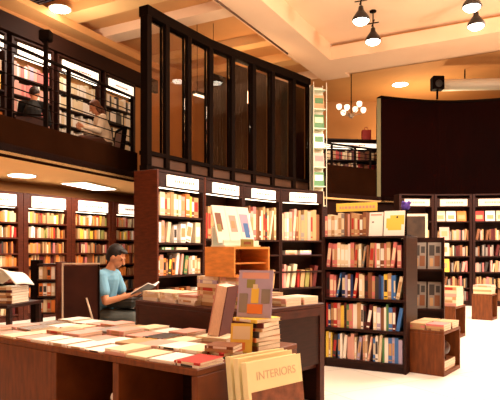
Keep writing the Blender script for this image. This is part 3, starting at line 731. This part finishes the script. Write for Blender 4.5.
# framed poster
t = thing('framed_poster', 'dark poster in a cream frame, standing behind the magazine rack', 'poster', (2.82, 9.6, 0), R(-6))
MB().box(-.02, .02, .03, .05, 0, 1.5, black_metal).box(-.15, .15, -.1, .15, 0, .02, black_metal).build('stand', t)
cf = mat('cream frame', 'e3cdb0', .5)
MB().box(-.22, .22, 0, .025, 1.88, 1.92, cf).box(-.22, .22, 0, .025, 1.3, 1.34, cf).box(-.22, -.18, 0, .025, 1.34, 1.88, cf).box(.18, .22, 0, .025, 1.34, 1.88, cf).build('frame', t)
MB().box(-.18, .18, .006, .02, 1.34, 1.88, mat('dark poster print', '3c2a1c', .5, var=.5, scale=8)).build('print', t)

# --------------------------------------------------------------- rack and papers behind the front table, left
t = thing('book_rack', 'narrow black post rack of orange and cream books left of the seated man', 'rack', (-2.36, 6.2, 0), R(-6))
MB().box(-.05, .05, -.05, .05, 0, 1.19, black_metal, bev=.004).build('post', t)
for z in (.62, .8, .98, 1.15): MB().box(.052, .26, -.1, .12, z - .02, z, wood_dark).build('shelf', t)
MB().box(.262, .285, -.1, .12, 0, 1.17, wood_red).build('side_panel', t)
for i, z in enumerate((.621, .801, .981)):
    for j in range(4):
        c = ['orange', 'cream', 'tan', 'orange', 'white'][(i * 3 + j) % 5]
        q = l2w((-2.36, 6.2), R(-6), .085 + j * .047, -.08, z)
        put_book(c, q, (.042, .17, .135), (0, 0, R(-6)), '%s book, %s from left on the %s shelf of the narrow black rack' % (c, ORD[j], ['lower', 'middle', 'upper'][i]), 'books in the narrow black rack')
t = thing('side_table', 'dark side table carrying book stacks at the left edge of the picture', 'table', (-2.5, 5.3, 0), R(-10))
MB().box(-.5, .42, -.3, .3, .78, .81, wood_dark, bev=.004).build('tabletop', t)
for sx in (-.46, .38):
    for sy in (-.26, .22): MB().box(sx, sx + .04, sy, sy + .04, 0, .779, wood_dark).build('leg', t)
SP = (-2.5, 5.3); SA = R(-10)
z = .8108
for j in range(6):
    c = ['brown', 'cream', 'brown', 'tan', 'maroon', 'cream'][j]
    flat_book(c, SP, SA, .25, 0, z, .22, .3, .024, random.uniform(-.08, .08), '%s book, %s from bottom of the stack at left, on the side table' % (c, ORD[j]), 'book stack on the side table'); z += .0248
def curved_sheet(name, label, loc, rz, w, d, amp, m):
    mb = MB(); i = mb.mi(m); n = 14
    g = [[mb.bm.verts.new((w * (x / n - .5), d * (y / n - .5), amp * math.sin(math.pi * x / n) * (1 - .4 * y / n) + .015 * math.sin(7 * x / n + 3 * y / n) + .016)) for y in range(n + 1)] for x in range(n + 1)]
    for x in range(n):
        for y in range(n): f = mb.bm.faces.new((g[x][y], g[x + 1][y], g[x + 1][y + 1], g[x][y + 1])); f.smooth = True
    o = mb.build(name); md = o.modifiers.new('s', 'SOLIDIFY'); md.thickness = .01
    o.location = loc; o.rotation_euler = (0, 0, rz); return tag(o, label, 'bag')
b1 = curved_sheet('paper_bag', 'crumpled white paper bag lying on the book stack on the side table', l2w(SP, SA, .24, 0, z + .001), SA, .34, .3, .17, paper_w)
b2 = curved_sheet('paper_bag', 'large crumpled white paper bag at the left edge, on the side table', l2w(SP, SA, -.12, -.05, .8115), SA, .48, .42, .3, paper_w)

# --------------------------------------------------------------- chairs and people
def capsule(mb, p, q, r1, r2, m, n=12):
    p = Vector(p); q = Vector(q)
    if (q - p).length > 1e-5: mb.tube(p, q, r1, m, n, r2)
    mb.ball(p, r1, m, n=n); mb.ball(q, r2, m, n=n)
def remeshed(mb, name, parent, m, voxel, smooth=2):
    o = mb.build(name + '_src')
    md = o.modifiers.new('r', 'REMESH'); md.mode = 'VOXEL'; md.voxel_size = voxel; md.use_smooth_shade = True
    if smooth: ms = o.modifiers.new('s', 'SMOOTH'); ms.iterations = smooth; ms.factor = .5
    bpy.context.view_layer.update()
    me = bpy.data.meshes.new_from_object(o.evaluated_get(bpy.context.evaluated_depsgraph_get()))
    bpy.data.objects.remove(o); me.materials.clear(); me.materials.append(m); me.name = name
    for p in me.polygons: p.material_index = 0
    n = bpy.data.objects.new(name, me); C.objects.link(n); n.parent = parent
    return n
def person(label, loc, rz, shirt, trousers, hairm, long_hair=False, sleeves='short', skirt=False, lean=.16, voxel=.008, head_down=.5, seat=.46):
    """seated figure facing +x; hip centre at the local origin, height seat"""
    t = thing('person', label, 'person', loc, rz)
    V3 = Vector
    hip = V3((0, 0, seat + .11)); 
    d = V3((math.sin(lean * 2.2), 0, math.cos(lean * 2.2)))
    chest = hip + V3((.04, 0, .24)); sho = hip + V3((.02 + lean * .6, 0, .46)); neck = sho + V3((.05, 0, .07)); head = neck + V3((.055, 0, .12))
    kn, el, wr, an, sh_ = {}, {}, {}, {}, {}
    for s in (-1, 1):
        sh_[s] = sho + V3((0, .175 * s, -.02)); el[s] = sho + V3((.09, .23 * s, -.29)); wr[s] = sho + V3((.34, .12 * s, -.22))
        kn[s] = V3((.44, .11 * s, seat + .10)); an[s] = V3((.40 + .06 * s, .12 * s, .09))
    H = Matrix.Translation(head) @ Matrix.Rotation(head_down, 4, 'Y')
    mb = MB(); m = skin
    capsule(mb, hip + V3((0, -.07, 0)), hip + V3((0, .07, 0)), .11, .11, m); capsule(mb, hip, chest, .125, .13, m); capsule(mb, chest, sho + V3((0, 0, -.06)), .13, .12, m)
    capsule(mb, sh_[-1] - V3((0, 0, .0)), sh_[1], .055, .055, m); capsule(mb, sho, neck + V3((.02, 0, .05)), .06, .052, m)
    # head: skull, jaw, nose, ears, brow, lips
    mb.ball((-.01, 0, .02), .098, m, (1.0, .80, 1.08), M=H); mb.ball((.03, 0, -.045), .066, m, (1.0, .82, .95), M=H)
    mb.ball((.055, 0, -.085), .028, m, (1, 1, .8), M=H)
    a = H @ V3((.092, 0, .012)); c = H @ V3((.113, 0, -.026)); capsule(mb, a, c, .010, .016, m, 8)
    for s in (-1, 1):
        mb.ball((-.005, .08 * s, -.01), .028, m, (.7, .35, 1.1), 10, M=H); mb.ball((.078, .03 * s, .03), .014, m, (1, 1.5, .6), 8, M=H)
        mb.ball((.084, .0, -.06), .012, m, (1, 1.9, .8), 8, M=H)
        capsule(mb, sh_[s], el[s], .052, .040, m); capsule(mb, el[s], wr[s], .040, .026, m)
        capsule(mb, hip + V3((.02, .09 * s, -.01)), kn[s], .085, .06, m); capsule(mb, kn[s], an[s], .058, .038, m); capsule(mb, an[s] + V3((0, 0, -.03)), an[s] + V3((.17, 0, -.055)), .036, .028, m)
        # palm and five fingers wrapped round what is held
        w_ = wr[s]; di = (w_ - el[s]).normalized(); di = (di + V3((0, 0, .25))).normalized(); inn = V3((0, -s, 0))
        pal = w_ + di * .05
        capsule(mb, w_, pal, .024, .022, m, 8); capsule(mb, pal + V3((0, 0, .022)), pal - V3((0, 0, .022)), .02, .018, m, 8)
        for f in range(4):
            b0 = pal + di * .022 + V3((0, 0, .030 - .020 * f)); L = [.032, .036, .033, .026][f]
            b1_ = b0 + di * L; b2_ = b1_ + (di * .45 + inn * .85).normalized() * L * .75; b3 = b2_ + (inn * .9 - di * .35).normalized() * L * .6
            capsule(mb, b0, b1_, .0095, .0088, m, 6); capsule(mb, b1_, b2_, .0088, .008, m, 6); capsule(mb, b2_, b3, .008, .007, m, 6)
        q0 = w_ + di * .02 + V3((0, 0, .02)); q1 = q0 + (di * .5 + inn * .5 + V3((0, 0, .6))).normalized() * .035; q2 = q1 + (di * .8 + inn * .5).normalized() * .03
        capsule(mb, q0, q1, .012, .0105, m, 6); capsule(mb, q1, q2, .0105, .009, m, 6)
    body = remeshed(mb, 'body', t, skin, .006, 1)
    # clothes
    mb = MB(); m = shirt; g = .014
    capsule(mb, hip + V3((0, -.07, .02)), hip + V3((0, .07, .02)), .112 + g, .112 + g, m); capsule(mb, hip + V3((0, 0, .02)), chest, .13 + g, .133 + g, m); capsule(mb, chest, sho + V3((0, 0, -.06)), .133 + g, .118 + g, m)
    capsule(mb, sh_[-1], sh_[1], .06 + g, .06 + g, m)
    for s in (-1, 1):
        if sleeves == 'short': capsule(mb, sh_[s], sh_[s].lerp(el[s], .6), .057 + g, .056 + g, m)
        else: capsule(mb, sh_[s], el[s], .057 + g, .045 + g, m); capsule(mb, el[s], el[s].lerp(wr[s], .88), .044 + g, .03 + g, m)
    remeshed(mb, 'shirt' if sleeves == 'short' else 'jacket', t, shirt, voxel)
    mb = MB(); m = trousers
    capsule(mb, hip + V3((-.0, -.07, -.02)), hip + V3((-.0, .07, -.02)), .125, .125, m)
    for s in (-1, 1): capsule(mb, hip + V3((.02, .09 * s, -.01)), kn[s], .1, .073, m); capsule(mb, kn[s], kn[s].lerp(an[s], .9), .07, .055, m)
    if skirt: capsule(mb, hip, (kn[1] + kn[-1]) / 2, .13, .12, m)
    remeshed(mb, 'skirt' if skirt else 'trousers', t, trousers, voxel)
    mb = MB()
    for s in (-1, 1): capsule(mb, an[s] + V3((-.03, 0, -.045)), an[s] + V3((.17, 0, -.05)), .042, .038, hairm)
    remeshed(mb, 'shoes', t, mat('dark shoe leather', '2a1c16', .5), voxel)
    mb = MB(); m = hairm
    mb.ball((-.028, 0, .045), .102, m, (1.0, .86, 1.0), M=H); mb.ball((-.06, 0, -.01), .075, m, (.8, .98, 1.1), M=H); mb.ball((.035, 0, .098), .05, m, (1.2, 1.25, .5), M=H)
    if long_hair:
        mb.ball((-.09, 0, -.1), .07, m, (.8, 1.1, 1.6), M=H)
        for s in (-1, 1): mb.ball((-.02, .075 * s, -.06), .04, m, (.9, .6, 2), M=H)
    remeshed(mb, 'hair', t, hairm, .006)
    mb = MB()
    for s in (-1, 1): mb.ball((.083, .03 * s, .008), .0085, mat('eye', '1c130f', .3), (.6, 1.2, .8), 8, M=H)
    mb.build('eyes', t)
    return t, {'wr': wr, 'sho': sho}
def chair(label, loc, rz, m, trim, back=1.15, w=.5):
    t = thing('chair', label, 'chair', loc, rz)
    MB().box(-.24, .26, -w / 2, w / 2, .38, .455, m, bev=.02).build('seat', t)
    M = Matrix.Translation((-.25, 0, .40)) @ Matrix.Rotation(-R(7), 4, 'Y')
    MB().box(-.035, .035, -w / 2 + .02, w / 2 - .02, .06, back - .42, m, M, bev=.02).build('backrest', t)
    for s in (-1, 1): MB().box(-.045, .045, s * (w / 2 - .008) - .012, s * (w / 2 - .008) + .012, -.02, back - .4, trim, M, bev=.003).build('back_rail', t, label='pale back rail')
    MB().box(-.045, .045, -w / 2 + .004, w / 2 - .004, back - .399, back - .378, trim, M, bev=.003).build('top_rail', t, label='pale top rail')
    for sx in (-.2, .21):
        for sy in (-w / 2 + .03, w / 2 - .03): MB().tube((sx, sy, 0), (sx, sy, .379), .018, trim).build('leg', t)
    return t
HP = (-1.69, 6.32)
chair_m = mat('dark brown leather', '3c1f16', .5, var=.3, scale=5); pale_trim = mat('pale chair trim', 'c9b096', .4)
chair('low dark brown chair under the person in the light blue t-shirt', (HP[0] - .0, HP[1], 0), R(-12), chair_m, black_metal, .82, .46)
t = thing('display_board', 'dark brown upright board with thin pale edges, left of the seated person', 'board', (-1.76, 5.82, 0), R(6))
MB().box(-.172, .172, 0, .03, .12, 1.135, mat('dark board face', '3a1a10', .6, var=.5, scale=4, spec=.15)).build('panel', t)
MB().box(-.19, -.173, -.004, .034, 0, 1.15, pale_trim).build('edge_strip', t, label='thin pale vertical edge')
MB().box(.173, .19, -.004, .034, 0, 1.15, black_metal).build('edge_strip', t)
MB().box(-.19, .19, -.004, .034, 1.151, 1.165, pale_trim).build('top_edge', t, label='thin pale top edge')
MB().tube((.06, -.005, .8), (.14, -.12, .6), .01, pale_trim).tube((.14, -.12, .6), (.14, -.12, 0.002), .01, pale_trim).build('prop', t)
MB().box(-.2, .2, -.15, .15, 0, .02, black_metal).build('foot', t)
t, inf = person('person in a light blue t-shirt and jeans, seated, head bent over an open book', (HP[0], HP[1], 0), R(-12), mat('light blue cotton', '6fa4bf', .8, var=.15, scale=6), mat('grey denim', '5c625e', .85, var=.2, scale=12), mat('black hair', '15100f', .6, var=.3, scale=30), lean=.12)
# the open book in his hands
mid = (inf['wr'][1] + inf['wr'][-1]) / 2 + Vector((.13, 0, .035))
bl = Matrix.Translation((HP[0], HP[1], 0)) @ Matrix.Rotation(R(-12), 4, 'Z')
t = thing('open_book', 'open book with white pages held by the person in blue', 'book', bl @ mid, R(-12))
for s in (-1, 1):
    M = Matrix.Rotation(R(-30), 4, 'Y') @ Matrix.Rotation(s * R(14), 4, 'X')
    MB().box(-.12, .12, 0 if s > 0 else -.17, .17 if s > 0 else 0, -.004, 0, bm_('charcoal'), M).build('cover', t)
    MB().box(-.115, .115, .002 if s > 0 else -.165, .165 if s > 0 else -.002, .0005, .012, paper_w, M).build('pages', t)
# dark bag on a low table in front of him
t = thing('handbag', 'dark flat leather bag lying on the lap of the person in blue', 'bag', bl @ Vector((.3, 0, .668)), R(-12))
dl = mat('dark green leather', '1d1d17', .45, var=.3, scale=8)
MB().box(-.17, .18, -.17, .17, 0, .10, dl, bev=.03).build('body', t)
for s in (-1, 1):
    mb = MB(); pp = [(.17, -.08, .03 + .03 * s), (.22, -.07, .03 + .03 * s), (.24, 0, .03 + .03 * s), (.22, .07, .03 + .03 * s), (.17, .08, .03 + .03 * s)]
    for p, q in zip(pp, pp[1:]): mb.tube(p, q, .012, dl)
    mb.build('handle', t)
# upstairs people behind the railing
zf = 2.75
chair('dark chair upstairs under the person in black', (-3.62, 9.3, zf), R(105), chair_m, black_metal, .72)
person('person in a black jacket seated back to the railing, mezzanine, far left', (-3.62, 9.3, zf), R(105), mat('black wool', '12100f', .9), mat('black trousers', '161313', .9), mat('dark brown hair', '2a1a12', .6), sleeves='long', lean=.34, head_down=1.0)
chair('brown chair upstairs under the person in the cream top', (-2.74, 10.6, zf), R(-150), mat('brown leather', '5a2f18', .5), black_metal, .85)
person('person with long brown hair in a cream top, seated behind the mezzanine railing', (-2.74, 10.6, zf), R(-150), mat('cream knit', 'eedcc0', .9, var=.1, scale=20), mat('brown corduroy', '4a2816', .9), mat('auburn hair', '6a3a1e', .6, var=.3, scale=30), long_hair=True, sleeves='long', skirt=True, lean=.12)
t = thing('shopping_bag', 'bright red shopping bag on the far bookcase beside the black screen', 'bag', (3.4, 16.38, 2.75 + 1.751))
MB().box(-.13, .13, -.08, .08, 0, .3, bm_('red'), bev=.01).build('body', t)
MB().tube((-.06, 0, .3), (-.04, 0, .38), .008, bm_('red')).tube((-.04, 0, .38), (.04, 0, .38), .008, bm_('red')).tube((.04, 0, .38), (.06, 0, .3), .008, bm_('red')).build('handle', t)

# --------------------------------------------------------------- ceiling fixtures
def pendant(label, x, y, z, ztop):
    t = thing('pendant_lamp', label, 'lamp', (x, y, z), 0, 'black dome lamps on the ceiling')
    MB().lathe([(.165, 0), (.17, .02), (.15, .07), (.10, .14), (.055, .2), (.045, .27), (.02, .29)], mat('black enamel', '1a1210', .35), 24).build('shade', t)
    MB().lathe([(.02, -.075), (.10, -.06), (.145, -.02), (.15, -.001)], lamp_m, 24).build('diffuser', t, label='glowing white diffuser')
    MB().tube((0, 0, .29), (0, 0, ztop - z - .03), .012, black_metal).build('rod', t)
    MB().lathe([(.07, ztop - z - .03), (.07, ztop - z - .001)], black_metal).build('canopy', t)
    MB().tube((-.12, 0, .36), (.12, 0, .40), .012, black_metal).tube((0, -.12, .40), (0, .12, .36), .012, black_metal).build('bracket', t)
    light('pendant_bulb', 'SPOT', (x, y, z - .1), 260, (1, .9, .78), .12, spot=120)
pendant('black dome lamp nearest the long ceiling beam, upper of the left pair', 2.12, 10.7, 5.68, 6.3)
pendant('black dome lamp, lower of the left pair', 2.57, 11.7, 5.66, 6.3)
pendant('black dome lamp at the top right of the picture, upper of the right pair', 4.0, 10.1, 5.68, 6.3)
pendant('black dome lamp, lower of the right pair', 4.42, 10.95, 5.68, 6.3)
def downlight(label, x, y, z, r=.13):
    t = thing('ceiling_light', label, 'light', (x, y, z), 0, 'round recessed ceiling lights')
    MB().lathe([(r + .025, -.012), (r + .03, -.001)], mat('white trim ring', 'f0e4d0'), 24).build('trim_ring', t)
    MB().lathe([(r, -.02), (r, -.0125)], lamp_m, 24).build('diffuser', t)
downlight('round glowing ceiling light above the mezzanine railing, upper left', -3.7, 10.9, 6.0 - .002, .19)
downlight('round ceiling light above the black curved screen', 4.8, 17.9, 6.598, .24)
downlight('round ceiling light under the mezzanine at the left edge', -3.95, 9.7, 2.598, .22)
t = thing('light_panel', 'bright rectangular light panel under the mezzanine, left of the tall bookcases', 'light', (-3.2, 11.2, 2.598), R(-14))
MB().box(-.28, .28, -.62, .62, -.03, -.001, mat('white trim ring', 'f0e4d0')).build('frame', t)
MB().box(-.25, .25, -.59, .59, -.038, -.0301, mat('panel glow', 'ffffff', emit=7, ecol='fff0d8')).build('diffuser', t)
t = thing('ceiling_vent', 'dark square ceiling vent at the upper left corner', 'vent', (-3.95, 10.35, 5.995), R(-28))
MB().box(-.2, .2, -.25, .25, -.03, -.0, black_metal).build('frame', t)
mb = MB()
for i in range(6): mb.box(-.18, .18, -.22 + i * .08, -.19 + i * .08, -.04, -.031, mat('dark blue louvre', '1c2030', .4))
mb.build('louvre', t)
t = thing('chandelier', 'pale branching ceiling lamp seen between the glass partition and the black screen', 'lamp', (3.0, 16.6, 5.2))
mb = MB().tube((0, 0, .1), (0, 0, 1.395), .015, black_metal); mb.build('rod', t)
MB().lathe([(.03, 0), (.07, .06), (.03, .14)], pale_trim).build('hub', t)
for k in range(6):
    a = k * math.pi / 3; q = (math.cos(a) * .36, math.sin(a) * .36, .16 + .1 * (k % 2))
    arm = MB().tube((0, 0, .07), q, .012, pale_trim).build('arm', t)
    MB().lathe([(.03, 0), (.075, .05), (.085, .12), (.06, .16)], mat('frosted lamp glass', 'fff2d8', .5, emit=1.6, ecol='fff0d0'), 14, Matrix.Translation(q)).build('glass_shade', arm)
# slot in the long beam
a0 = ab(-5.2, -.72); a1 = ab(-.9, -.72)
t = thing('track', 'thin dark track slot along the long ceiling beam', 'track')
MB().tube((a0[0], a0[1], 5.89), (a1[0], a1[1], 5.89), .022, mat('brown track', '5a3a26', .5)).build('rail', t)
# duct and projector above the black screen
t = thing('air_duct', 'long white air duct above the black curved screen on the right', 'duct', (6.5, 16.4, 6.12))
MB().tube((-1.0, 0, 0), (2.8, -.3, 0), .17, mat('white duct', 'efe0c4', .5), 20).build('pipe', t)
for x in (-.2, .9, 2.0): MB().tube((x, -.1 * x, .1), (x, -.1 * x, .47), .02, black_metal).build('hanger', t)
t = thing('loudspeaker', 'black loudspeaker on a bracket above the black curved screen', 'loudspeaker', (5.2, 15.55, 5.485), 0)
MB().tube((0, 0, 0), (0, 0, .25), .03, black_metal).build('bracket', t)
MB().box(-.16, .16, -.14, .14, .25, .62, black_metal, bev=.02).build('cabinet', t)
MB().lathe([(.1, 0), (.09, .01), (.03, .004)], mat('speaker cone', '2a2420'), 20, Matrix.Translation((0, -.141, .4)) @ Matrix.Rotation(R(90), 4, 'X')).build('cone', t)

o = STUFF.build('shelved_books')
tag(o, 'many more upright books on the wall shelves, downstairs and upstairs', 'books', kind='stuff')
print('BOOKS', NB[0])

for o in S.objects:
    l = o.get('label')
    if l and len(l.replace('-', ' ').split()) > 16: print('LONG', o.name, l)
